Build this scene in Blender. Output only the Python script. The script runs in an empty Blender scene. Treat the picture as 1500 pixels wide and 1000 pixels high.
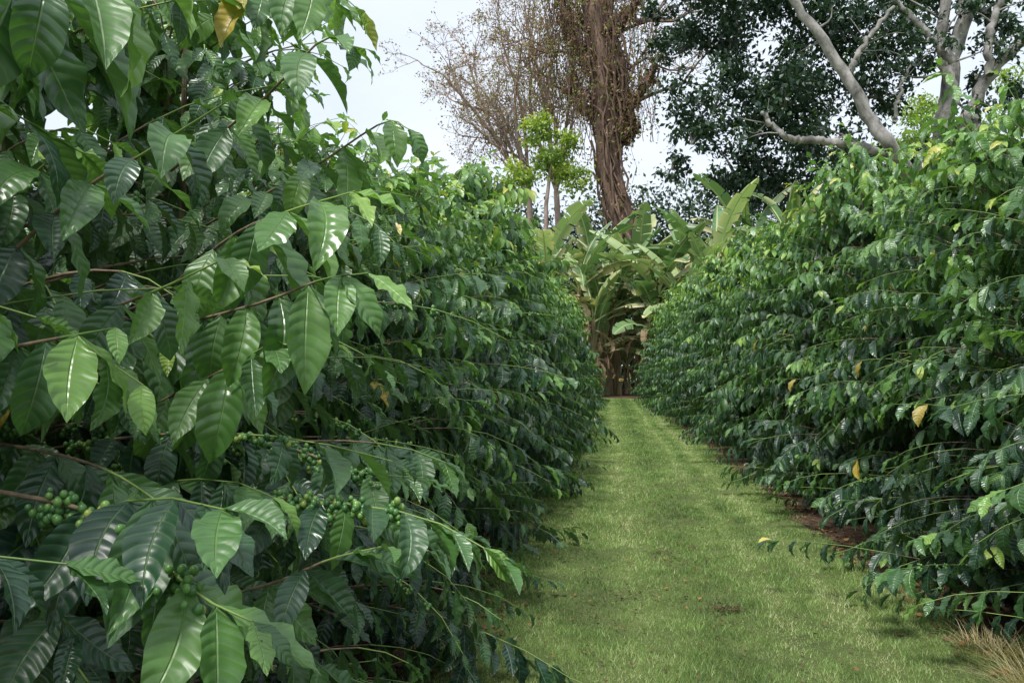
import bpy, math
import numpy as np
from mathutils import Vector, Matrix
rng = np.random.default_rng(11)
U = rng.uniform
scene = bpy.context.scene
F = 1167.0
PSI = math.atan(140/F); TH = math.atan(35/F); CAMZ = 1.5
RM = np.array(Matrix.Rotation(PSI,3,'Z') @ Matrix.Rotation(math.radians(90)+TH,3,'X'))
CAM = np.array([0,0,CAMZ])
def P(px,py,d):
    w = RM @ np.array([(px-750)/F,(500-py)/F,-1.0])
    return CAM + w*(d/w[1])
def nrm(a):
    return a/np.maximum(np.linalg.norm(a,axis=-1,keepdims=True),1e-9)

# ---------------------------------------------------------------- mesh builder
class MB:
    def __init__(s): s.V=[];s.Fq=[];s.Ft=[];s.Mq=[];s.Mt=[];s.T=[];s.L=[];s.n=0
    def add(s,V,Fc,mat=0,tint=None,luv=None):
        V=np.asarray(V,float).reshape(-1,3); Fc=np.asarray(Fc,int); m=len(V)
        if m==0 or len(Fc)==0: return
        s.V.append(V)
        s.T.append(np.zeros((m,3)) if tint is None else np.broadcast_to(tint,(m,3)).copy())
        s.L.append(np.zeros((m,3)) if luv is None else np.asarray(luv,float).reshape(m,3))
        if Fc.shape[1]==4: s.Fq.append(Fc+s.n); s.Mq.append(np.full(len(Fc),mat))
        else: s.Ft.append(Fc+s.n); s.Mt.append(np.full(len(Fc),mat))
        s.n+=m
    def mesh(s,name,mats,smooth=True,origin=(0,0,0)):
        V=np.concatenate(s.V)-np.array(origin)
        fq=np.concatenate(s.Fq) if s.Fq else np.zeros((0,4),int)
        ft=np.concatenate(s.Ft) if s.Ft else np.zeros((0,3),int)
        mi=np.concatenate(s.Mq+s.Mt) 
        loops=np.concatenate([fq.ravel(),ft.ravel()]).astype(np.int32)
        st=np.concatenate([np.arange(len(fq))*4, len(fq)*4+np.arange(len(ft))*3]).astype(np.int32)
        me=bpy.data.meshes.new(name)
        me.vertices.add(len(V)); me.vertices.foreach_set('co',V.astype(np.float32).ravel())
        me.loops.add(len(loops)); me.loops.foreach_set('vertex_index',loops)
        me.polygons.add(len(st)); me.polygons.foreach_set('loop_start',st)
        me.polygons.foreach_set('material_index',mi.astype(np.int32))
        me.polygons.foreach_set('use_smooth',np.full(len(st),smooth))
        me.update(calc_edges=True)
        a=me.attributes.new('tint','FLOAT_VECTOR','POINT'); a.data.foreach_set('vector',np.concatenate(s.T).astype(np.float32).ravel())
        a=me.attributes.new('luv','FLOAT_VECTOR','POINT'); a.data.foreach_set('vector',np.concatenate(s.L).astype(np.float32).ravel())
        for m in mats: me.materials.append(m)
        return me
def obj(name,me,loc=(0,0,0),rot=0,sc=1):
    o=bpy.data.objects.new(name,me); scene.collection.objects.link(o)
    o.location=loc; o.rotation_euler=(0,0,rot)
    o.scale=(sc,sc,sc) if not hasattr(sc,'__len__') else sc
    return o

def tube(mb,pts,rad,k=5,mat=0,tint=(0,0,0),rough=0.0):
    pts=np.asarray(pts,float); n=len(pts); rad=np.broadcast_to(rad,(n,)).astype(float)
    t=nrm(np.gradient(pts,axis=0)); ref=np.array([0.31,0.17,0.93])
    if abs(nrm(pts[-1]-pts[0])@ref)>0.9: ref=np.array([1.0,0.1,0])
    a=nrm(np.cross(t,ref)); b=np.cross(t,a)
    th=np.linspace(0,2*math.pi,k,endpoint=False)
    r=rad[:,None]*(1+rough*U(-1,1,(n,k)))
    V=pts[:,None,:]+r[...,None]*(np.cos(th)[None,:,None]*a[:,None,:]+np.sin(th)[None,:,None]*b[:,None,:])
    i=np.arange(n-1)[:,None]*k; j=np.arange(k)[None,:]; j2=(j+1)%k
    Fc=np.stack([i+j,i+j2,i+k+j2,i+k+j],-1).reshape(-1,4)
    mb.add(V,Fc,mat,tint)
def smooth_poly(pts,n):
    pts=np.asarray(pts,float); m=len(pts)
    ext=np.vstack([2*pts[0]-pts[1],pts,2*pts[-1]-pts[-2]]); out=[]
    for t in np.linspace(0,m-1,n):
        i=min(int(t),m-2); f=t-i; p0,p1,p2,p3=ext[i:i+4]
        out.append(0.5*(2*p1+(p2-p0)*f+(2*p0-5*p1+4*p2-p3)*f*f+(3*p1-p0-3*p2+p3)*f**3))
    return np.array(out)

# ---------------------------------------------------------------- leaf templates
def leaf_templates(nu,nv,count,width=0.218,wave=0.048,bmin=0.2,bmax=1.6):
    T=[]
    v=np.linspace(0,1,nv+1); u=np.linspace(-1,1,nu+1)
    for c in range(count):
        w=width*np.sin(np.pi*np.clip(v,0,1)**0.95)**0.9
        w=w*(1-0.35*np.clip((v-0.8)/0.2,0,1))
        w[0]=0.012; w[-1]=0.004
        bend=U(bmin,bmax); th=bend*(v-0.15).clip(0); dy=np.cos(th)/nv; dz=-np.sin(th)/nv
        cy=np.concatenate([[0],np.cumsum(dy[:-1])]); cz=np.concatenate([[0],np.cumsum(dz[:-1])])
        fold=U(0.05,0.7); ph=U(0,6.28,2); side=U(-0.08,0.08); wv=wave*U(0.5,1.4); fr=U(17,25,2)
        uu,vv=np.meshgrid(u,v); W=w[:,None]
        x=uu*W*math.cos(fold*0.7)+side*np.sin(vv*3)
        lift=np.abs(uu)*W*math.sin(fold)+wv*np.abs(uu)**1.5*np.where(uu<0,np.sin(vv*fr[0]+ph[0]),np.sin(vv*fr[1]+ph[1]))*np.sin(np.pi*vv)
        y=cy[:,None]+lift*np.sin(th)[:,None]; z=cz[:,None]+lift*np.cos(th)[:,None]
        T.append(np.stack([x,y,z],-1).reshape(-1,3))
    k=nu+1; i=np.arange(nv)[:,None]*k; j=np.arange(nu)[None,:]
    Fc=np.stack([i+j,i+j+1,i+j+1+k,i+j+k],-1).reshape(-1,4)
    uu,vv=np.meshgrid(u,v); luv=np.stack([uu,vv,0*uu],-1).reshape(-1,3)
    return T,Fc,luv
LT_HI=leaf_templates(4,12,16); LT_MID=leaf_templates(2,6,10,wave=0.025)
LT_KITE=leaf_templates(2,2,5,width=0.24,wave=0)
def add_leaves(mb,pos,d,up,L,tint,LT,mat=0,wscale=1.0):
    T,Fc,luv=LT; pos=np.asarray(pos);N=len(pos)
    if N==0:return
    Y=nrm(np.asarray(d)); X=nrm(np.cross(Y,up)); Z=np.cross(X,Y)
    idx=rng.integers(0,len(T),N); L=np.asarray(L); W=L*U(0.88,1.12,N)*wscale; tint=np.asarray(tint)
    for c in range(len(T)):
        s=np.where(idx==c)[0]
        if len(s)==0: continue
        t=T[c]; m=len(t)
        V=pos[s][:,None]+W[s][:,None,None]*t[None,:,0:1]*X[s][:,None]+L[s][:,None,None]*(t[None,:,1:2]*Y[s][:,None]+t[None,:,2:3]*Z[s][:,None])
        FF=(Fc[None]+(np.arange(len(s))*m)[:,None,None]).reshape(-1,4)
        mb.add(V,FF,mat,np.repeat(tint[s],m,0),np.tile(luv,(len(s),1)))

# ---------------------------------------------------------------- materials
def newmat(name):
    m=bpy.data.materials.new(name); m.use_nodes=True; nt=m.node_tree
    for n in list(nt.nodes): nt.nodes.remove(n)
    return m,nt,nt.nodes,nt.links
def mixc(nt,fac,a,b,blend='MIX'):
    n=nt.nodes.new('ShaderNodeMix'); n.data_type='RGBA'; n.blend_type=blend
    for k,v in ((0,fac),(6,a),(7,b)):
        if hasattr(v,'is_output'): nt.links.new(v,n.inputs[k])
        elif k==0: n.inputs[0].default_value=v
        else: n.inputs[k].default_value=(*v,1) if len(v)==3 else v
    return n.outputs[2]
def math_n(nt,op,a,b=None,c=None,clamp=False):
    n=nt.nodes.new('ShaderNodeMath'); n.operation=op; n.use_clamp=clamp
    for i,v in enumerate((a,b,c)):
        if v is None: continue
        if hasattr(v,'is_output'): nt.links.new(v,n.inputs[i])
        else: n.inputs[i].default_value=v
    return n.outputs[0]
def attr(nt,name):
    a=nt.nodes.new('ShaderNodeAttribute'); a.attribute_name=name
    s=nt.nodes.new('ShaderNodeSeparateXYZ'); nt.links.new(a.outputs['Vector'],s.inputs[0]); return s.outputs
def noise(nt,scale,detail=4,rough=0.6,coord=None):
    n=nt.nodes.new('ShaderNodeTexNoise'); n.inputs['Scale'].default_value=scale; n.inputs['Detail'].default_value=detail; n.inputs['Roughness'].default_value=rough
    if coord is not None: nt.links.new(coord,n.inputs['Vector'])
    return n.outputs['Fac']
def ramp(nt,fac,stops):
    r=nt.nodes.new('ShaderNodeValToRGB'); nt.links.new(fac,r.inputs[0]); e=r.color_ramp.elements
    while len(e)<len(stops): e.new(0.5)
    for x,(p,c) in zip(e,stops): x.position=p; x.color=(*c,1)
    return r.outputs[0]
def finish_leaf(nt,col,rough,transl,bump=None,spec=0.5,tcol=(1.6,1.9,0.7)):
    b=nt.nodes.new('ShaderNodeBsdfPrincipled'); nt.links.new(col,b.inputs['Base Color'])
    if hasattr(rough,'is_output'): nt.links.new(rough,b.inputs['Roughness'])
    else: b.inputs['Roughness'].default_value=rough
    b.inputs['Specular IOR Level'].default_value=spec
    t=nt.nodes.new('ShaderNodeBsdfTranslucent'); tc=mixc(nt,1.0,col,tcol,'MULTIPLY'); nt.links.new(tc,t.inputs['Color'])
    if bump is not None: nt.links.new(bump,b.inputs['Normal']); nt.links.new(bump,t.inputs['Normal'])
    m=nt.nodes.new('ShaderNodeMixShader'); m.inputs[0].default_value=transl
    nt.links.new(b.outputs[0],m.inputs[1]); nt.links.new(t.outputs[0],m.inputs[2])
    o=nt.nodes.new('ShaderNodeOutputMaterial'); nt.links.new(m.outputs[0],o.inputs[0])

def coffee_leaf_mat():
    m,nt,N,Lk=newmat('coffee_leaf')
    t=attr(nt,'tint'); l=attr(nt,'luv')
    base=ramp(nt,t[0],[(0.0,(0.011,0.036,0.026)),(0.25,(0.027,0.080,0.036)),(0.5,(0.080,0.185,0.046)),(0.75,(0.19,0.35,0.065)),(0.94,(0.38,0.47,0.08)),(1.0,(0.55,0.42,0.11))])
    yel=mixc(nt,t[2],base,(0.50,0.36,0.05))
    geo=N.new('ShaderNodeNewGeometry')
    back=mixc(nt,0.4,yel,(0.13,0.21,0.10))
    col=mixc(nt,geo.outputs['Backfacing'],yel,back)
    au=math_n(nt,'ABSOLUTE',l[0])
    rib=math_n(nt,'SUBTRACT',1.0,math_n(nt,'MULTIPLY',au,16.0),clamp=True)
    cur=math_n(nt,'ADD',math_n(nt,'MULTIPLY',au,0.55),math_n(nt,'MULTIPLY',math_n(nt,'MULTIPLY',au,au),0.55))
    ph=math_n(nt,'SUBTRACT',math_n(nt,'MULTIPLY',l[1],9.0),cur)
    sn=math_n(nt,'SINE',math_n(nt,'MULTIPLY',ph,6.2832))
    sn01=math_n(nt,'MULTIPLY_ADD',sn,0.5,0.5)
    vein=math_n(nt,'POWER',sn01,16.0)
    vv=math_n(nt,'MAXIMUM',rib,math_n(nt,'MULTIPLY',vein,0.28))
    col=mixc(nt,math_n(nt,'MULTIPLY',vv,0.5),col,(0.24,0.36,0.13))
    tc=N.new('ShaderNodeTexCoord'); nz=noise(nt,25,3,0.6,tc.outputs['Object'])
    col=mixc(nt,0.4,col,ramp(nt,nz,[(0.3,(0.7,0.7,0.7)),(0.7,(1.3,1.3,1.2))]),'MULTIPLY')
    h=math_n(nt,'SUBTRACT',math_n(nt,'POWER',math_n(nt,'SUBTRACT',1.0,sn01),0.7),math_n(nt,'MULTIPLY',rib,1.6))
    bp=N.new('ShaderNodeBump'); bp.inputs['Strength'].default_value=0.48; bp.inputs['Distance'].default_value=0.003; Lk.new(h,bp.inputs['Height'])
    ro=math_n(nt,'MULTIPLY_ADD',t[1],0.18,0.29); ro=math_n(nt,'ADD',ro,math_n(nt,'MULTIPLY',geo.outputs['Backfacing'],0.22))
    finish_leaf(nt,col,ro,0.27,bp.outputs[0],0.8)
    return m
def tinted_leaf(name,stops,rough=0.5,transl=0.2,spec=0.3):
    m,nt,N,Lk=newmat(name); t=attr(nt,'tint'); c=ramp(nt,t[0],stops)
    finish_leaf(nt,c,rough,transl,None,spec); return m
def bark_mat(name,c1,c2,scale=8,stretch=4,bump=0.03):
    m,nt,N,Lk=newmat(name); tc=N.new('ShaderNodeTexCoord'); mp=N.new('ShaderNodeMapping'); mp.inputs['Scale'].default_value=(1,1,1/stretch)
    Lk.new(tc.outputs['Object'],mp.inputs[0]); n=noise(nt,scale,6,0.65,mp.outputs[0]); c=ramp(nt,n,[(0.35,c1),(0.65,c2)])
    b=N.new('ShaderNodeBsdfPrincipled'); Lk.new(c,b.inputs['Base Color']); b.inputs['Roughness'].default_value=0.9
    bp=N.new('ShaderNodeBump'); bp.inputs['Distance'].default_value=bump; bp.inputs['Strength'].default_value=0.8; Lk.new(n,bp.inputs['Height']); Lk.new(bp.outputs[0],b.inputs['Normal'])
    o=N.new('ShaderNodeOutputMaterial'); Lk.new(b.outputs[0],o.inputs[0]); return m
M_leaf=coffee_leaf_mat()
M_stem=bark_mat('coffee_bark',(0.11,0.075,0.045),(0.28,0.21,0.14),30,3,0.003)
M_gstem=tinted_leaf('green_stem',[(0,(0.08,0.15,0.04)),(1,(0.26,0.36,0.10))],0.5,0.0)
M_berry=tinted_leaf('coffee_cherry',[(0,(0.05,0.14,0.04)),(0.7,(0.12,0.26,0.06)),(1,(0.36,0.38,0.08))],0.33,0.0,0.5)
CM=[M_leaf,M_stem,M_gstem,M_berry]

def sph(nu,nv):
    th=np.linspace(0,2*np.pi,nu,endpoint=False); ph=np.linspace(0.12,np.pi-0.12,nv)
    V=np.array([[math.sin(p)*math.cos(t),math.sin(p)*math.sin(t),math.cos(p)*1.12] for p in ph for t in th])
    Fc=[[i*nu+j,i*nu+(j+1)%nu,(i+1)*nu+(j+1)%nu,(i+1)*nu+j] for i in range(nv-1) for j in range(nu)]
    return V,np.array(Fc)
SPH=sph(8,7); SPL=sph(5,4)
def add_berries(mb,cent,r,hi):
    V,Fc=SPH if hi else SPL; n=len(cent)
    if n==0:return
    VV=cent[:,None]+r[:,None,None]*V[None]
    FF=(Fc[None]+(np.arange(n)*len(V))[:,None,None]).reshape(-1,4)
    mb.add(VV,FF,3,np.repeat(np.stack([U(0,1,n)**1.6*0.9,U(0,1,n),0*U(0,1,n)],-1),len(V),0))

# ---------------------------------------------------------------- coffee branch
def sprig(mb,pts,hi,young_lit=0.2,lsz=0.145,berry=False,start=0.2,hang=1.0,tipyoung=True,keep=None,r0=0.005,sp=0.08,big=False):  # leaf tone argument: new growth plus a lit look put into the colour
    seg=np.linalg.norm(np.diff(pts,axis=0),axis=1); L=seg.sum(); cum=np.concatenate([[0],np.cumsum(seg)])/L
    h=int(len(pts)*0.65)
    rr=np.linspace(r0,0.0014,len(pts))
    tube(mb,pts[:h+1],rr[:h+1],5 if hi else 3,1,(0,0,0)); tube(mb,pts[h:],rr[h:],5 if hi else 3,2,(U(0,1),0,0))
    n=max(3,int(L*(1-start)/sp)); ts=np.linspace(start,1.0,n)+U(-0.01,0.01,n); ts=ts.clip(0,1)
    pos=np.stack([np.interp(ts,cum,pts[:,k]) for k in range(3)],-1)
    tan=nrm(np.stack([np.interp((ts+0.03).clip(0,1),cum,pts[:,k])-np.interp((ts-0.03),cum,pts[:,k]) for k in range(3)],-1)+1e-6)
    zup=np.array([0,0,1.0]); S=nrm(np.cross(tan,zup)+1e-6)
    PP=[];DD=[];UU=[];LL=[];TT=[]
    tipk=U(0.2,1.4)
    for sgn in (-1,1):
        k=U(0,1,n)>0.05
        if berry: k&=~((ts<0.6)&(U(0,1,n)<0.45))
        h=U(0.4,1.6,n)*hang*np.interp(ts,[0,0.8,1],[1,1,0.55])
        fw=np.interp(ts,[0,0.8,1],[0.35,0.6,1.6])*U(0.7,1.3,n)
        d=sgn*S*U(0.5,1.0,n)[:,None]+tan*fw[:,None]-zup*h[:,None]+U(-0.24,0.24,(n,3))
        up=zup*0.8+tan*0.6+U(-0.38,0.38,(n,3))
        yo=young_lit+U(-0.16,0.19,n)
        if tipyoung: yo=yo+np.interp(ts,[0,0.7,0.9,1],[0,0.02,0.15,0.32])*U(0.5,1.1,n)*tipk
        le=lsz*U(0.75,1.18,n)*np.interp(ts,[0,0.85,1],[1,1,0.6])
        sick=np.where(U(0,1,n)<0.003,U(0.5,1,n),0)
        PP.append(pos[k]);DD.append(d[k]);UU.append(up[k]);LL.append(le[k]);TT.append(np.stack([yo.clip(0.02,0.97),U(0,1,n),sick],-1)[k])
    PP=np.concatenate(PP);DD=np.concatenate(DD);UU=np.concatenate(UU);LL=np.concatenate(LL);TT=np.concatenate(TT)
    if keep is not None:
        q=keep(PP+nrm(DD)*LL[:,None]*0.6)&keep(PP); PP,DD,UU,LL,TT=PP[q],DD[q],UU[q],LL[q],TT[q]
    add_leaves(mb,PP,DD,UU,LL,TT,LT_HI if hi else LT_MID,0)
    if berry:
        tb=np.arange(max(start-0.15,0.08),0.85,(0.042 if big else 0.05 if hi else 0.07)/L); C=[]
        for t in tb:
            if U()<(0.12 if big else 0.3): continue
            c=np.array([np.interp(t,cum,pts[:,k]) for k in range(3)]); m=(rng.integers(16,32) if big else rng.integers(6,14)) if hi else 6
            C.append(c+nrm(rng.normal(0,1,(m,3)))*U(0.008,0.031 if big else 0.022,(m,1))+np.array([0,0,-0.01]))
        if C:
            C=np.concatenate(C); add_berries(mb,C,U(0.0052,0.0078,len(C))*(1 if hi else 1.2),hi)

def arc_pts(p,az,e0,droop,L,n=9,wob=0.12):
    out=[np.array(p,float)]; a=az
    for i in range(n):
        t=i/n; e=e0-droop*t*t*1.4; a+=U(-wob,wob)
        out.append(out[-1]+L/n*np.array([math.cos(e)*math.cos(a),math.cos(e)*math.sin(a),math.sin(e)]))
    o=np.array(out); o[:,2]=np.maximum(o[:,2],0.12); return o

def coffee_tree(mb,H,R,hi,nb,org=(0,0,0),keep=None,berryp=0.18,zlow=0.1,ls=1.0):
    org=np.array(org,float)
    for s in range(rng.integers(2,4)):
        a=U(0,6.28); b=org+np.array([math.cos(a),math.sin(a),0])*0.06
        pts=np.array([b+np.array([math.cos(a)*0.12*t+0.02*math.sin(5*t),math.sin(a)*0.12*t,H*0.93*t]) for t in np.linspace(0,1,12)])
        tube(mb,pts,np.linspace(0.028,0.007,12),7 if hi else 5,1)
    for i in range(nb):
        u=((i+U())/nb)**1.06; z=H*(zlow/H+(0.97-zlow/H)*u)
        zr=z/H; prof=R*(1.06-0.72*zr**1.9)
        while True:
            az=U(0,2*math.pi)
            if U()<0.35+0.65*abs(math.cos(az)): break
        L=prof*U(0.62,1.13)
        if U()<0.12: L*=1.2
        e0=U(0.0,0.6)+0.8*zr**3; dr=U(0.35,1.4)*(1-0.3*zr)
        if zr<0.2: e0*=0.6; dr*=0.6
        p=org+np.array([U(-0.05,0.05),U(-0.1,0.1),z])
        pts=arc_pts(p,az,e0,dr,L*1.1,wob=0.16)
        yg_lit=0.07+0.46*zr**1.8+U(-0.08,0.12)  # lighter towards the top: new growth plus sunlit brightness painted into the tint
        if U()<0.13: yg_lit+=0.2
        sprig(mb,pts,hi,yg_lit,U(0.125,0.185)*ls,(0.05<zr<0.68) and U()<berryp,start=0.30*(1-0.5*zr),keep=keep,hang=1.45)
        if U()<0.4 and L>0.5:
            q=pts[rng.integers(3,6)]; p2=arc_pts(q,az+U(0.5,1.0)*(1 if U()<0.5 else -1),e0*0.6,dr,L*0.45,6)
            sprig(mb,p2,hi,yg_lit,U(0.12,0.16)*ls,False,start=0.12,keep=keep,hang=1.3)
    for s in range(rng.integers(8,12)):
        a=U(0,6.28); p=org+np.array([math.cos(a)*0.28,math.sin(a)*0.35,H*U(0.8,0.88)])
        pts=arc_pts(p,a,U(0.8,1.4),U(-0.1,0.6),U(0.3,0.65),7,0.1)
        sprig(mb,pts,hi,U(0.50,0.78),0.13*ls,False,start=0.1,hang=0.8,keep=keep,sp=0.065)

LX,RX=-1.72,3.05
def keepcam(org):
    c=CAM-np.array(org)
    def k(p):
        w=p-c
        return (np.linalg.norm(w,axis=1)>0.85)&((p[:,0]+org[0])< -0.30)
    return k
def near_tree(y,H,R,nb,heroes=()):
    org=(LX+U(-0.06,0.06),y,0); mb=MB(); kp=keepcam(org)
    coffee_tree(mb,H,R,True,nb,keep=kp,berryp=0.3)
    for h in heroes:
        pts=smooth_poly([P(*q)-np.array(org) for q in h[0]],12)
        sprig(mb,pts,True,h[1],h[2],h[3],start=h[4],hang=h[5],r0=0.0045,sp=h[6],big=True)  # hero leaf tone is raised to paint soft light into the colour
    obj('coffee_tree',mb.mesh('coffee_tree_mesh',CM),org)
H1=[
 ([(-60,560,1.45),(120,470,1.35),(230,425,1.25),(330,378,1.2)],0.42,0.16,False,0.1,1.6,0.07),
 ([(-40,520,1.2),(60,500,1.12),(170,480,1.08)],0.42,0.15,False,0.2,1.6,0.055),
 ([(-40,420,1.25),(120,280,1.2),(210,225,1.15),(330,150,1.12)],0.32,0.14,False,0.2,1.2,0.07),
 ([(-120,60,1.1),(-20,-10,1.0),(60,-30,0.95),(190,-50,0.95)],0.44,0.19,False,0.05,1.7,0.05),
 ([(0,720,1.25),(120,745,1.18),(200,790,1.12),(290,870,1.05),(370,910,1.0)],0.32,0.17,True,0.35,1.0,0.055),
 ([(-80,840,1.5),(60,880,1.35),(110,930,1.25)],0.18,0.18,True,0.3,1.0,0.07),
 ([(-80,640,1.5),(60,660,1.35),(160,690,1.3),(240,740,1.25)],0.25,0.16,False,0.2,1.1,0.06),
]
H2=[
 ([(120,560,2.1),(210,725,1.75),(380,728,1.65),(600,752,1.55),(740,820,1.5)],0.30,0.155,True,0.3,0.9,0.055),
 ([(160,500,2.0),(360,450,1.6),(470,410,1.5),(540,400,1.4)],0.46,0.21,False,0.3,1.9,0.085),
 ([(250,420,1.9),(340,345,1.65),(420,310,1.55),(520,280,1.45)],0.48,0.20,False,0.25,1.8,0.075),
 ([(170,620,1.9),(330,540,1.6),(400,500,1.5)],0.40,0.20,False,0.4,1.7,0.07),
 ([(200,900,1.9),(380,860,1.6),(480,820,1.5),(560,800,1.45)],0.32,0.16,False,0.3,0.9,0.055),
 ([(250,250,2.1),(380,150,1.8),(470,60,1.7),(520,70,1.65)],0.48,0.17,False,0.3,1.1,0.07),
 ([(260,60,2.2),(340,10,2.0),(420,-30,1.9),(480,-20,1.8),(520,10,1.8)],0.54,0.17,False,0.3,1.4,0.06),
 ([(300,640,2.2),(420,655,2.0),(520,690,1.9),(620,700,1.85)],0.24,0.15,True,0.2,0.9,0.06),
 ([(300,330,2.4),(450,250,2.1),(560,180,2.0),(600,190,1.95)],0.46,0.18,False,0.3,1.3,0.07),
]
near_tree(0.75,2.9,1.12,170,())
near_tree(1.85,2.9,1.15,205,H1)
near_tree(3.0,2.95,1.2,210,H2)
HI=[]; MID=[]
for i in range(3):
    mb=MB(); coffee_tree(mb,3.1+0.12*i,1.3,True,190,ls=1.14); HI.append(mb.mesh('coffee_tree_hi%d'%i,CM))
for i in range(5):
    mb=MB(); coffee_tree(mb,3.2+0.1*i,1.3,False,185,ls=1.24); MID.append(mb.mesh('coffee_tree_mid%d'%i,CM))
k=0
y=4.1
while y<35:
    me=HI[k%3] if y<9.5 else MID[rng.integers(0,5)]
    s=U(0.88,1.09); obj('coffee_tree',me,(LX+U(-0.14,0.1),y,0),math.pi*rng.integers(0,2)+U(-0.3,0.3),(s,s,s*U(0.93,1.08)*(0.92+0.006*min(y,22)))); k+=1; y+=1.12
y=3.85
while y<35:
    me=HI[(k+1)%3] if y<9.5 else MID[rng.integers(0,5)]
    s=U(0.90,1.09); obj('coffee_tree',me,(RX+U(-0.14,0.12)-0.016*max(y-8,0),y,0),math.pi*rng.integers(0,2)+U(-0.3,0.3),(s,s,s*U(0.93,1.08)*(0.94 if y<6 else 0.98+0.006*min(y,20)))); k+=1; y+=1.1
for xx in (-4.1,5.6):
    y=1.0 if xx<0 else 5.0
    while y<34:
        obj('coffee_tree',MID[rng.integers(0,5)],(xx+U(-0.1,0.1),y,0),U(0,6.28),U(0.8,0.88)); y+=1.5

# ---------------------------------------------------------------- ground
def sheet_mat(name,build):
    m,nt,N,Lk=newmat(name); tc=N.new('ShaderNodeTexCoord'); col,h=build(nt,tc.outputs['Object'])
    b=N.new('ShaderNodeBsdfPrincipled'); Lk.new(col,b.inputs['Base Color']); b.inputs['Roughness'].default_value=0.95; b.inputs['Specular IOR Level'].default_value=0.2
    bp=N.new('ShaderNodeBump'); bp.inputs['Distance'].default_value=0.03; bp.inputs['Strength'].default_value=0.8; Lk.new(h,bp.inputs['Height']); Lk.new(bp.outputs[0],b.inputs['Normal'])
    o=N.new('ShaderNodeOutputMaterial'); Lk.new(b.outputs[0],o.inputs[0]); return m
def g_soil(nt,c):
    n=noise(nt,14,8,0.75,c); n2=noise(nt,2,4,0.6,c)
    a=ramp(nt,n,[(0.3,(0.04,0.025,0.017)),(0.5,(0.10,0.062,0.042)),(0.72,(0.20,0.14,0.10))])
    return mixc(nt,0.6,a,ramp(nt,n2,[(0.35,(0.6,0.6,0.6)),(0.7,(1.25,1.2,1.1))]),'MULTIPLY'),n
def g_grass(nt,c):
    n=noise(nt,70,7,0.85,c); n2=noise(nt,1.6,6,0.75,c)
    a=ramp(nt,n,[(0.3,(0.05,0.065,0.026)),(0.52,(0.15,0.20,0.07)),(0.75,(0.31,0.37,0.15))])
    return mixc(nt,0.9,a,ramp(nt,n2,[(0.3,(0.58,0.58,0.52)),(0.7,(1.3,1.25,1.15))]),'MULTIPLY'),n
M_soil=sheet_mat('soil',g_soil); M_turf=sheet_mat('turf',g_grass)
mb=MB(); S=1500; mb.add([[-S,-S,0],[S,-S,0],[S,S,0],[-S,S,0]],[[0,1,2,3]]); obj('ground',mb.mesh('ground',[M_turf],False))
mb=MB()
for a,b in ((-6.0,-0.45),(1.5,8.0)):
    mb.add([[a,-3,0.004],[b,-3,0.004],[b,37,0.004],[a,37,0.004]],[[0,1,2,3]])
mb.add([[-12,37,0.004],[14,37,0.004],[14,60,0.004],[-12,60,0.004]],[[0,1,2,3]])
obj('soil_bed',mb.mesh('soil_bed',[M_soil],False))
def ledge(y): return -0.95+0.06*np.sin(y*1.7)+0.04*np.sin(y*4.1)
def redge(y): return 1.97-0.013*y+0.06*np.sin(y*1.3+1)+0.05*np.sin(y*3.7)+0.03*np.sin(y*9.1)
ys=np.linspace(-3,36.5,300); V=[];
for yy in ys: V+= [[ledge(yy),yy,0.008],[redge(yy),yy,0.008]]
V=np.array(V); i=np.arange(len(ys)-1)*2
mb=MB(); mb.add(V,np.stack([i,i+1,i+3,i+2],-1)); obj('grass_path',mb.mesh('grass_path',[M_turf],False))
def lf(x,y,s):
    return np.sin(x*s*1.3+2*np.sin(y*s*0.7))*np.sin(y*s*1.1+1.7*np.sin(x*s*0.9+1))
M_blade=tinted_leaf('grass_blade',[(0,(0.065,0.115,0.036)),(0.5,(0.205,0.325,0.09)),(0.85,(0.38,0.49,0.19)),(1,(0.60,0.57,0.36))],0.5,0.25,0.4)
mb=MB()
N=350000; u=U(0,1,N); yy=3.0*(36/3.0)**(u**1.2); 
xx=U(-0.12,1.14,N)*(redge(yy)-ledge(yy))+ledge(yy)
edge=np.minimum(xx-ledge(yy),redge(yy)-xx); k=(edge>-0.02)|(U(0,1,N)<np.exp(edge*14)*0.8); xx,yy=xx[k],yy[k]; N=len(xx)
jx=xx+0.035*lf(xx,yy,4)+0.03*np.sin(yy*0.7)
track=1.2*np.exp(-((jx-1.40)/0.10)**2)+np.exp(-((jx-1.02)/0.07)**2)*0.9+0.8*np.exp(-((jx-0.15)/0.13)**2)+0.6*np.exp(-((jx+0.35)/0.1)**2)-0.8*np.exp(-((jx-0.62)/0.16)**2)-0.6*np.exp(-((jx+0.12)/0.08)**2)-0.5*np.exp(-((jx-1.2)/0.06)**2)
bare=(lf(xx,yy,2.3)+0.6*lf(xx,yy,6.1)+0.5*lf(xx,yy,15))>0.7
k=U(0,1,N)>0.6*bare; xx,yy,track,bare=xx[k],yy[k],track[k],bare[k]; N=len(xx)
hh=U(0.012,0.034,N)*(1+0.45*lf(xx,yy,6))*(1-0.2*track)*(1-0.3*bare); wd=0.0013*np.maximum(1,yy/3.2)**0.9; az=U(0,6.28,N); la=U(0,6.28,N); le=U(0.2,1.1,N)
b=np.stack([xx,yy,np.full(N,0.006)],-1); s=np.stack([np.cos(az)*wd,np.sin(az)*wd,0*az],-1)
t=b+np.stack([np.cos(la)*le*hh,np.sin(la)*le*hh,hh],-1)
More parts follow.
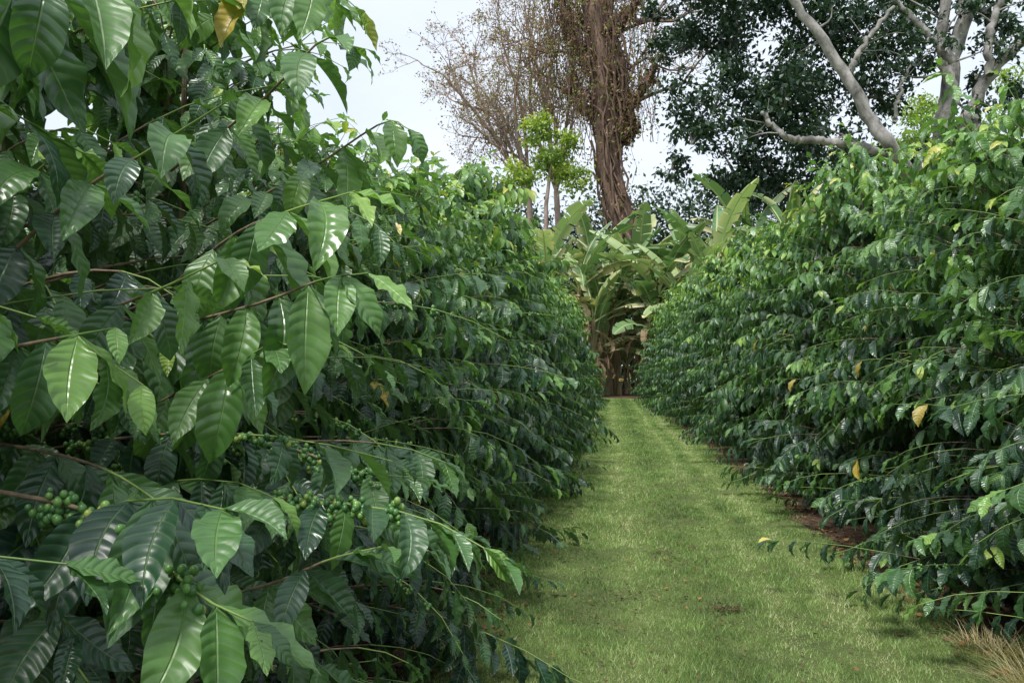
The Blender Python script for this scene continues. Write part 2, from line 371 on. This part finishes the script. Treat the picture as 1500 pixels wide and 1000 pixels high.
tone=(0.45+0.12*lf(xx,yy,1.1)+0.13*lf(xx,yy,3.7)+0.13*lf(xx,yy,11)+0.26*track-0.16*bare+U(-0.3,0.3,N)+np.where(U(0,1,N)<0.06,0.4,0)).clip(0,1)
mb.add(np.stack([b-s,b+s,t],1).reshape(-1,3),np.arange(N*3).reshape(-1,3),0,np.repeat(np.stack([tone,tone,tone],-1),3,0))
obj('grass',mb.mesh('grass',[M_blade],False))
M_straw=tinted_leaf('straw',[(0,(0.20,0.26,0.07)),(0.4,(0.46,0.38,0.20)),(1,(0.68,0.58,0.40))],0.7,0.25,0.2)
def clump(x,y,n,h,rad,name):
    mb=MB(); m=5
    for _ in range(n):
        a=U(0,6.28); r=rad*U()**0.5; b=np.array([x+r*math.cos(a),y+r*math.sin(a),0]); a2=a+U(-0.9,0.9); e=U(0.5,1.45); H=h*U(0.4,1.15); w=U(0.0014,0.003)
        pts=[b]; 
        for j in range(m-1): pts.append(pts[-1]+H/(m-1)*np.array([math.cos(e)*math.cos(a2),math.cos(e)*math.sin(a2),math.sin(e)])); e-=U(0.05,0.4)
        pts=np.array(pts); pts[:,2]=np.maximum(pts[:,2],0.006); sd=np.array([-math.sin(a2),math.cos(a2),0])*w; ww=np.linspace(1,0.1,m)[:,None]
        V=np.stack([pts-sd*ww,pts+sd*ww],1).reshape(-1,3); i=np.arange(m-1)*2; c=U(0,1)
        mb.add(V,np.stack([i,i+1,i+3,i+2],-1),0,(c,c,c))
    obj(name,mb.mesh(name,[M_straw]))
clump(1.94,3.72,900,0.36,0.18,'dry_grass_clump'); clump(1.98,4.45,320,0.2,0.16,'dry_grass_clump'); clump(1.95,5.4,140,0.13,0.14,'dry_grass_clump')
M_lit=tinted_leaf('fallen_leaf',[(0,(0.04,0.028,0.02)),(0.5,(0.15,0.085,0.045)),(0.8,(0.34,0.17,0.06)),(1,(0.50,0.44,0.14))],0.7,0.1,0.2)
LT_LIT=leaf_templates(2,4,6,width=0.25,wave=0.03,bmin=-0.9,bmax=0.9)
mb=MB()
def litter(x,y,L,tn,z=0.02):
    n=len(x); d=np.stack([np.cos(a:=U(0,6.28,n)),np.sin(a),U(-0.1,0.3,n)],-1)
    add_leaves(mb,np.stack([x,y,np.full(n,z)+U(0,0.012,n)],-1),d,np.array([0,0,1.0])+U(-0.4,0.4,(n,3)),L,np.stack([tn,tn,tn],-1),LT_LIT)
n=1300; y=3.5*(30/3.5)**U(0,1,n); litter(-0.7+0.45*U(0,1,n)**1.3*4.4,y,U(0.008,0.038,n),U(0,0.8,n),0.024)
n=900; y=2.8*(34/2.8)**U(0,1,n); litter(redge(y)+rng.normal(0.10,0.12,n),y,U(0.015,0.07,n),U(0,0.8,n),0.016)
n=800; y=2.2*(34/2.2)**U(0,1,n); litter(ledge(y)+rng.normal(0.1,0.17,n),y,U(0.015,0.07,n),U(0,0.8,n),0.018)
for cx,cy,sx,sy,n in ((P(1062,885,4.95)[0],5.0,0.06,0.05,110),(0.35,7.6,0.13,0.3,110),(0.3,9.5,0.14,0.4,80),(0.15,5.2,0.1,0.14,50),(0.45,6.3,0.08,0.15,50),(0.5,13,0.15,0.8,90)):
    litter(cx+rng.normal(0,sx,n),cy+rng.normal(0,sy,n),U(0.008,0.035,n),U(0,0.35,n),0.025)
c=P(1130,785,7.0); litter(np.array([c[0]]),np.array([7.0]),np.array([0.13]),np.array([1.0]),0.03)
obj('fallen_leaves',mb.mesh('fallen_leaves',[M_lit]))

# ---------------------------------------------------------------- banana plants
m,nt,Nn,Lk=newmat('banana_leaf'); t=attr(nt,'tint'); l=attr(nt,'luv')
g=ramp(nt,t[0],[(0,(0.05,0.11,0.045)),(0.5,(0.14,0.25,0.095)),(1,(0.38,0.48,0.22))])
au=math_n(nt,'ABSOLUTE',l[0]); e=math_n(nt,'ADD',math_n(nt,'MULTIPLY',t[2],1.6),math_n(nt,'SUBTRACT',au,1.05),clamp=True)
g=mixc(nt,e,g,(0.68,0.58,0.33)); g=mixc(nt,math_n(nt,'SUBTRACT',1.0,math_n(nt,'MULTIPLY',au,9.0),clamp=True),g,(0.50,0.54,0.26))
finish_leaf(nt,g,0.40,0.22,None,0.6,(1.3,1.5,0.8)); M_ban=m
M_bstem=bark_mat('banana_stem',(0.10,0.085,0.04),(0.38,0.30,0.16),5,6,0.02)
M_dead=tinted_leaf('banana_dead_leaf',[(0,(0.12,0.08,0.05)),(1,(0.48,0.37,0.23))],0.9,0.15,0.1)
def banana_leaf(mb,base,az,e0,L,droop,w,col,dead,mat=0):
    n=22; pts=[np.array(base,float)]; e=e0
    for i in range(n):
        e=e0-droop*((i+1)/n)**1.5; pts.append(pts[-1]+L/n*np.array([math.cos(e)*math.cos(az),math.cos(e)*math.sin(az),math.sin(e)]))
    pts=np.array(pts); pts[:,2]=np.maximum(pts[:,2],0.1); tan=nrm(np.gradient(pts,axis=0)); sd=np.array([-math.sin(az),math.cos(az),0]); up=nrm(np.cross(sd,tan)*-1)
    up=np.where(up[:,2:3]<0,-up,up)
    tube(mb,pts,np.linspace(0.055,0.01,n+1),5,mat,(0.9,0,0))
    s0=4
    for sg in (-1,1):
        i=s0; dr=U(0.1,0.5)
        while i<n:
            ln=min(rng.integers(1,5),n-i); dr=(dr+U(-0.45,0.5)); dr=min(max(dr,-0.35),1.2)
            V=[];L2=[]
            dd=min(1,max(0,dead+U(-0.25,0.35)))
            for q in range(ln+1):
                tt=(i+q-s0)/(n-s0); ww=w*math.sin(math.pi*min(max(tt,0.02),0.985)**0.8)**0.55
                gap=0.0 if 0<q<ln else (0.10*L/n*(1 if q==0 else -1))
                for a in (0,0.5,1.0):
                    v=sg*sd*ww*a*math.cos(dr*a+0.25*(1-a))+up[i+q]*ww*a*(0.22-math.sin(dr)*a*0.9)+tan[i+q]*(gap*a*2+ww*a*0.25)
                    V.append(pts[i+q]+v); L2.append([sg*a,tt,0])
            Fc=[]
            for q in range(ln):
                for a in range(2): b=q*3+a; Fc.append([b,b+1,b+4,b+3])
            cc=min(1,max(0,col+U(-0.12,0.12))); mb.add(V,Fc,mat,(cc,0,dd),L2); i+=ln
def banana(loc,h,nl,L,dead=3,deadlow=0.5):
    mb=MB(); loc=np.array([loc[0],loc[1],0.0])
    for s in range(rng.integers(2,4)):
        o=np.array([U(-0.9,0.9),U(-0.8,0.8),0]) if s else np.zeros(3); hs=h*(1 if s==0 else U(0.55,0.85)); lean=U(-0.08,0.08,2)
        pts=np.array([o+np.array([lean[0]*hs*t,lean[1]*hs*t,hs*t]) for t in np.linspace(0,1,8)])
        tube(mb,pts,np.linspace(0.17,0.09,8)*h/4.5,9,1,rough=0.06); top=pts[-1]
        m=nl if s==0 else nl-2; a0=U(0,6.28)
        for j in range(m):
            az=a0+j*2.4+U(-0.3,0.3); f=j/max(1,m-1)
            banana_leaf(mb,top-[0,0,0.25*f],az,U(1.1,1.45)-f*0.75,L*U(0.85,1.15),U(0.5,1.0)+0.6*f,U(0.36,0.48)*L/3.4,U(0.2,0.95)-0.2*f,U(-0.15,0.35)+0.5*f*U())
        for j in range(dead):
            az=U(0,6.28); q=o+np.array([0,0,hs*U(deadlow,0.95)]); banana_leaf(mb,q,az,U(-0.2,0.3),L*U(0.4,0.6),U(1.6,2.2),0.2,U(0,1),1,2)
    obj('banana_plant',mb.mesh('banana_plant',[M_ban,M_bstem,M_dead]),loc)
for px,d,h,L,nl in ((800,38,5.8,4.0,8),(850,38,5.2,3.8,8),(905,41,4.8,4.0,9),(872,43,6.6,4.2,8),(962,38.5,4.9,4.4,9),(1010,41,6.0,4.4,8),(1050,38,5.8,4.4,9),(1110,42,7.2,4.6,9),(1170,40,7.2,4.2,8),(740,42,6.4,4.0,8),(935,45,6.8,4.4,8),(1000,37,4.2,4.0,8),(875,39,3.8,3.2,7),(918,42.5,2.4,2.6,8)):
    banana(P(px,540,d),h,nl,L,deadlow=0.75)

# ---------------------------------------------------------------- trees
M_grey=bark_mat('grey_bark',(0.09,0.085,0.08),(0.36,0.34,0.32),1.8,1.5,0.08)
M_brown=bark_mat('vine_bark',(0.07,0.042,0.033),(0.25,0.165,0.125),2.6,4,0.15)
M_twig=bark_mat('twig_bark',(0.24,0.17,0.15),(0.42,0.33,0.30),3,2,0.02)
M_dark=tinted_leaf('dark_tree_leaf',[(0,(0.013,0.030,0.022)),(0.6,(0.032,0.070,0.042)),(1,(0.13,0.20,0.085))],0.42,0.15,0.5)
M_light=tinted_leaf('light_tree_leaf',[(0,(0.06,0.11,0.03)),(0.6,(0.20,0.30,0.07)),(1,(0.45,0.48,0.11))],0.5,0.3,0.3)
M_vine=tinted_leaf('dry_vine_leaf',[(0,(0.16,0.085,0.065)),(0.5,(0.32,0.20,0.16)),(0.75,(0.28,0.30,0.10)),(1,(0.18,0.28,0.07))],0.8,0.2,0.1)
def foliage(mb,cen,rad,n,ls,mat,tlo=0,thi=1,clusters=14,flat=0.8,spread=0.32):
    cen=np.array(cen); c=nrm(rng.normal(0,1,(clusters,3)))*(U(0.15,1,(clusters,1))**0.5)*rad*np.array([1,1,flat])+cen
    idx=rng.integers(0,clusters,n); p=c[idx]+rng.normal(0,1,(n,3))*rad*spread*np.array([1,1,0.75])*(0.6+0.4*U(0,1,(n,1)))
    d=rng.normal(0,1,(n,3))+np.array([0,0,-0.5]); up=rng.normal(0,0.5,(n,3))+[0,0,1]
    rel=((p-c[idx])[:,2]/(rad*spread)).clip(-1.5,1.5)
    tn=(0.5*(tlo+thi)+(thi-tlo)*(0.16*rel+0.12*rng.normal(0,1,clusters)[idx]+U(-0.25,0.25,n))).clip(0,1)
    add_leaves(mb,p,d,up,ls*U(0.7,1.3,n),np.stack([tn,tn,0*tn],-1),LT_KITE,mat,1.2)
    return c
def pr(d): return d/F
mb=MB(); D=44
limbs=[([(1372,330),(1376,250),(1385,170),(1395,90),(1415,20),(1425,-60)],0.58,0.32,0),([(1380,190),(1395,130),(1378,60),(1392,-40)],0.36,0.24,-1),
([(1376,240),(1420,170),(1450,110),(1500,60),(1550,10)],0.38,0.22,0),([(1368,320),(1310,225),(1272,170),(1238,112),(1200,55),(1165,5),(1130,-40)],0.36,0.18,-5),
([(1240,112),(1268,60),(1310,10)],0.16,0.08,-4),([(1200,205),(1160,203),(1135,185),(1115,165)],0.2,0.10,-4),([(1310,228),(1260,215),(1200,205)],0.2,0.18,-4),
([(1430,160),(1440,215),(1480,230)],0.2,0.12,-1),([(1395,90),(1350,40),(1300,-10)],0.22,0.10,-2),([(1450,110),(1452,40),(1480,-20)],0.22,0.15,-1),([(1310,180),(1320,130),(1335,90)],0.1,0.05,-2)]
for pl,r0,r1,off in limbs:
    pp=[P(a,b,D+(off if i or pl[0][1]<300 else off*0.3)) for i,(a,b) in enumerate(pl)]
    pts=smooth_poly(pp,24); pts[1:-1]+=rng.normal(0,0.06,(22,3))
    if pl[0][1]>329: pts=np.vstack([[pts[0][0],pts[0][1],0],pts])
    tube(mb,pts,np.linspace(r0,r1,len(pts)),10,1,rough=0.07)
    for _ in range(4):
        i=rng.integers(6,22); e=pts[i]+rng.normal(0,1,3)*[1.2,1,1.0]+[0,0.6,0.8]; tube(mb,smooth_poly([pts[i],(pts[i]+e)/2+rng.normal(0,0.2,3),e],6),np.linspace(r1*0.35,0.02,6),5,1)
        foliage(mb,e,0.7,60,0.32,0,0,0.9,4,0.8,0.5)
for bx,by,br in ((1000,60,55),(1080,30,80),(1045,140,70),(1110,190,70),(1015,200,38),(1080,250,60),(1190,95,85),(1210,190,60),(1170,20,75),(1270,45,60),(1285,130,42),(1400,-20,50),(1470,35,36),(1490,150,46),(1250,255,50),(1430,240,50),(1480,265,60),(1330,-15,55),(1155,265,60),(1150,140,60),(1060,-40,80),(1220,-50,90),(1430,110,24),(1345,90,26),(960,20,25),(1340,265,50),(985,240,26),(1330,30,32),(1440,10,28)):
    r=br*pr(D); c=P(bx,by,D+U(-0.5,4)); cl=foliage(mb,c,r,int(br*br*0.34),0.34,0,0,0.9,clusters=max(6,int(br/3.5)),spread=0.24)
    for q in cl[:5]: tube(mb,smooth_poly([c+[0,0,-r*0.3],(c+q)/2,q],5),np.linspace(0.09,0.03,5),4,1)
obj('large_shade_tree',mb.mesh('large_shade_tree',[M_dark,M_grey]))
mb=MB(); D=52
trunks=[([(975,540),(935,400),(905,300),(890,230),(885,150),(878,80),(868,0),(862,-60)],0.72,0.72,),([(893,250),(905,200),(912,150),(908,90),(890,30),(900,-50)],0.42,0.36),
([(890,170),(925,150),(950,120),(965,80)],0.3,0.1),([(885,120),(850,80),(830,30),(815,-30)],0.35,0.18),([(905,210),(925,190),(920,165)],0.3,0.15),([(880,60),(920,20),(950,-30)],0.35,0.15),([(875,180),(850,150),(835,110)],0.25,0.1)]
for pl,r0,r1 in trunks:
    pts=smooth_poly([P(a,b,D) for a,b in pl],26)
    if r0==0.72: pts=np.vstack([[pts[0][0],pts[0][1],0],pts])
    tube(mb,pts,np.linspace(r0,r1,len(pts)),14,1,rough=0.22)
    for _ in range(int(r0*110)):
        i=rng.integers(2,len(pts)-2); j=max(0,i-rng.integers(4,12)); off=rng.normal(0,1,(1,3))*[1,1,0]; off=nrm(off)*(r0*U(0.8,1.6))
        s=pts[j:i+1]+off+rng.normal(0,0.16,(i+1-j,3)); 
        if len(s)>2: tube(mb,s,U(0.03,0.10),4,1)
    for q in pts[2:]: foliage(mb,q,r0*1.7,int(110*r0),0.24,0,0,1.0,5,1.0,0.5)
def grow(mb,p,d,L,r,lev,mat,ends,spread=0.55,up=0.1):
    n=4; pts=[p]; dd=d
    for i in range(n): dd=nrm(dd+rng.normal(0,0.16,3)+[0,0,up*0.3]); pts.append(pts[-1]+dd*L/n)
    tube(mb,np.array(pts),np.linspace(r,r*0.62,n+1),5 if lev>2 else 3,mat)
    if lev==0: ends.append(pts[-1]); return
    for k in range(rng.integers(2,5)):
        i=rng.integers(2,n+1); d2=nrm(dd+rng.normal(0,spread,3)); grow(mb,pts[i],d2,L*U(0.6,0.85),r*0.6,lev-1,mat,ends,spread,up)
for _ in range(300):
    px=rng.choice([U(800,860),U(770,860),U(850,960)]); y0=U(-60,140); top=P(px,y0,D+U(-2,2)); Lh=U(1.0,6.5); n=7
    pts=np.array([top+np.array([0.25*math.sin(t*3+px)+U(-0.16,0.16),U(-0.1,0.1),-Lh*t]) for t in np.linspace(0,1,n)])
    tube(mb,pts,U(0.012,0.035),3,1)
    if U()<0.85:
        k=20; q=pts[rng.integers(0,n,k)]+rng.normal(0,0.3,(k,3)); tn=U(0,1,k)**1.0; add_leaves(mb,q,rng.normal(0,1,(k,3))-[0,0,0.6],rng.normal(0,1,(k,3)),U(0.12,0.3,k),np.stack([tn]*3,-1),LT_KITE,0)
ends=[]
for a,b,dx,dz in ((872,60,-1,0.5),(880,20,-0.8,0.9),(890,120,0.9,0.3),(880,90,-1,0.1),(900,50,1,0.5),(885,150,-0.9,0.4),(868,-20,-1,0.2),(930,150,1,0.5),(920,30,1,0.2)):
    grow(mb,P(a,b,D),nrm(np.array([dx,U(-0.4,0.4),dz])),3.0,0.14,4,1,ends)
e=np.array(ends); e=e[rng.integers(0,len(e),3000)]+rng.normal(0,0.4,(3000,3)); tn=U(0,1,3000); add_leaves(mb,e,rng.normal(0,1,(3000,3)),rng.normal(0,1,(3000,3)),U(0.12,0.26,3000),np.stack([tn]*3,-1),LT_KITE,0)
obj('vine_covered_tree',mb.mesh('vine_covered_tree',[M_vine,M_brown]))
def bare(px,py,d,targets,name):
    mb=MB(); base=P(px,py,d); b0=base.copy(); b0[2]=0; ends=[]
    fork=P(px,py,d); tube(mb,smooth_poly([b0,(b0+fork)/2+[0.3,0,0],fork],8),np.linspace(0.3,0.2,8),8,1)
    for tx,ty in targets:
        q=P(tx,ty,d+U(-2,2)); pts=smooth_poly([fork,fork*0.5+q*0.5+rng.normal(0,0.7,3)+[0,0,0.8],q],8); tube(mb,pts,np.linspace(0.15,0.07,8),6,1)
        for s in (2,3,5,6,7): grow(mb,pts[s],nrm(q-fork+rng.normal(0,2.4,3)),2.1,0.06,3,1,ends,0.7,0.1)
    e=np.array(ends); k=len(e)*5; e=e[rng.integers(0,len(e),k)]+rng.normal(0,0.18,(k,3)); tn=U(0,0.9,k); add_leaves(mb,e,rng.normal(0,1,(k,3)),rng.normal(0,1,(k,3)),U(0.14,0.27,k),np.stack([tn]*3,-1),LT_KITE,0)
    obj(name,mb.mesh(name,[M_vine,M_twig]))
bare(775,290,56,[(650,110),(680,75),(705,130),(735,60),(690,180),(670,150),(760,100),(745,170),(720,210)],'bare_tree')
bare(815,280,57,[(790,60),(770,20),(820,20),(800,130),(760,80),(840,60)],'bare_tree')
mb=MB()
for bx,by,br in ((815,235,36),(785,195,22),(760,262,30),(745,290,25),(840,262,24),(800,175,16),(830,205,20),(700,265,26),(720,290,24)): foliage(mb,P(bx,by,50),br*pr(50),int(br*br*1.1),0.27,0,0.2,1.1,8,0.8,0.36)
q=P(800,300,50); tube(mb,[[q[0],q[1],0],q,P(810,220,50)],[0.2,0.15,0.08],6,1)
obj('light_green_tree',mb.mesh('light_green_tree',[M_light,M_twig]))
mb=MB()
for bx,by,br in ((1340,185,34),(1330,220,28),(1290,215,24),(1420,190,20),(1480,115,20),(1360,150,20)): foliage(mb,P(bx,by,60),br*pr(60),int(br*br*0.9),0.3,0,0.1,1,8,0.8,0.35)
q=P(1345,240,60); tube(mb,[[q[0],q[1],0],q,P(1340,200,60)],[0.3,0.25,0.1],6,1)
obj('light_green_tree',mb.mesh('light_green_tree',[M_light,M_twig]))
mb=MB()
for px in range(560,1640,26):
    d=U(62,72); top=(300 if px<940 else 262)+U(-14,14) if px<1100 else 225+U(-20,25)
    if 920<px<990: top=290
    yy=top+25
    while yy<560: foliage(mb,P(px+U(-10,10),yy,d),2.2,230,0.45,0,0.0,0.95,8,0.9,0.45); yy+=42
for px in range(690,1260,22):
    yy=390
    while yy<560: foliage(mb,P(px+U(-8,8),yy+U(-15,15),48+U(-1,1)),1.5,150,0.4,0,0.1,0.9,6,1,0.5); yy+=38
obj('background_trees',mb.mesh('background_trees',[M_dark]))
M_hill_haze,nt,Nn,Lk=newmat('hill'); b=Nn.new('ShaderNodeBsdfPrincipled'); b.inputs['Base Color'].default_value=(0.42,0.50,0.56,1); b.inputs['Roughness'].default_value=1; o=Nn.new('ShaderNodeOutputMaterial'); Lk.new(b.outputs[0],o.inputs[0])  # pale bluish base colour has distance haze painted in
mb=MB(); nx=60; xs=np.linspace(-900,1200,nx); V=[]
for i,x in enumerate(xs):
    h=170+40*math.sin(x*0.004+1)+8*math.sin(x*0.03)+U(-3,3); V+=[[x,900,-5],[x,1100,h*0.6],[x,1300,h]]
i=np.arange(nx-1)[:,None]*3; j=np.arange(2)[None]; mb.add(V,np.stack([i+j,i+j+3,i+j+4,i+j+1],-1).reshape(-1,4)); obj('hill',mb.mesh('hill',[M_hill_haze]))
def plain(name,c):
    m,nt,Nn,Lk=newmat(name); n=noise(nt,20); b=Nn.new('ShaderNodeBsdfPrincipled'); Lk.new(mixc(nt,n,tuple(x*0.8 for x in c),c),b.inputs['Base Color']); o=Nn.new('ShaderNodeOutputMaterial'); Lk.new(b.outputs[0],o.inputs[0]); return m
mb=MB(); q=P(910,556,36.2)
tube(mb,[[0,0,0],[0,0,q[2]+0.05]],[0.015,0.015],6,0)
def box(mb,c,s,mat): 
    V=[[c[0]+sx*s[0]/2,c[1]+sy*s[1]/2,c[2]+sz*s[2]/2] for sx in(-1,1) for sy in(-1,1) for sz in(-1,1)]
    mb.add(V,[[0,1,3,2],[4,6,7,5],[0,4,5,1],[2,3,7,6],[0,2,6,4],[1,5,7,3]],mat)
box(mb,(0,-0.03,q[2]),(0.20,0.02,0.11),1); box(mb,(0,-0.045,q[2]),(0.14,0.008,0.025),0)
obj('garden_sign',mb.mesh('garden_sign',[plain('stake_wood',(0.12,0.07,0.04)),plain('yellow_paint',(0.60,0.42,0.10))],False),(q[0],q[1],0))

# ---------------------------------------------------------------- light, sky, camera
el=math.radians(60); az_dir=np.array([-0.22,-0.5]); az_dir/=np.linalg.norm(az_dir)
sd=Vector((az_dir[0]*math.cos(el),az_dir[1]*math.cos(el),math.sin(el)))
sl=bpy.data.lights.new('sun','SUN'); sl.energy=4.6; sl.angle=math.radians(12); sl.color=(1.0,0.97,0.92)
so=bpy.data.objects.new('sun',sl); scene.collection.objects.link(so); so.rotation_euler=sd.to_track_quat('Z','Y').to_euler(); so.location=(0,0,30)
w=bpy.data.worlds.new('World'); scene.world=w; w.use_nodes=True; nt=w.node_tree
bg=nt.nodes['Background']; bg.inputs['Strength'].default_value=0.145
sky=nt.nodes.new('ShaderNodeTexSky'); sky.sky_type='NISHITA'; sky.sun_disc=False; sky.sun_elevation=el; sky.sun_rotation=math.atan2(az_dir[0],az_dir[1])
tc=nt.nodes.new('ShaderNodeTexCoord'); mp=nt.nodes.new('ShaderNodeMapping'); mp.inputs['Scale'].default_value=(1,1,2.5); nt.links.new(tc.outputs['Generated'],mp.inputs[0])
nz=noise(nt,2.2,5,0.55,mp.outputs[0]); cl=nt.nodes.new('ShaderNodeMix'); cl.data_type='RGBA'
nt.links.new(nz,cl.inputs[0]); cl.inputs[6].default_value=(5.2,6.0,7.2,1); cl.inputs[7].default_value=(9.0,9.3,9.8,1)
out=mixc(nt,0.85,sky.outputs[0],cl.outputs[2]); nt.links.new(out,bg.inputs[0])
cd=bpy.data.cameras.new('camera'); cd.lens=28.0; cd.sensor_width=36; cd.clip_end=5000; cd.clip_start=0.05
co=bpy.data.objects.new('camera',cd); scene.collection.objects.link(co); co.location=tuple(CAM); co.rotation_euler=(math.radians(90)+TH,0,PSI)
scene.camera=co
scene.view_settings.view_transform='Standard'; scene.view_settings.look='None'; scene.view_settings.exposure=0
print('verts',sum(len(m.vertices) for m in bpy.data.meshes))
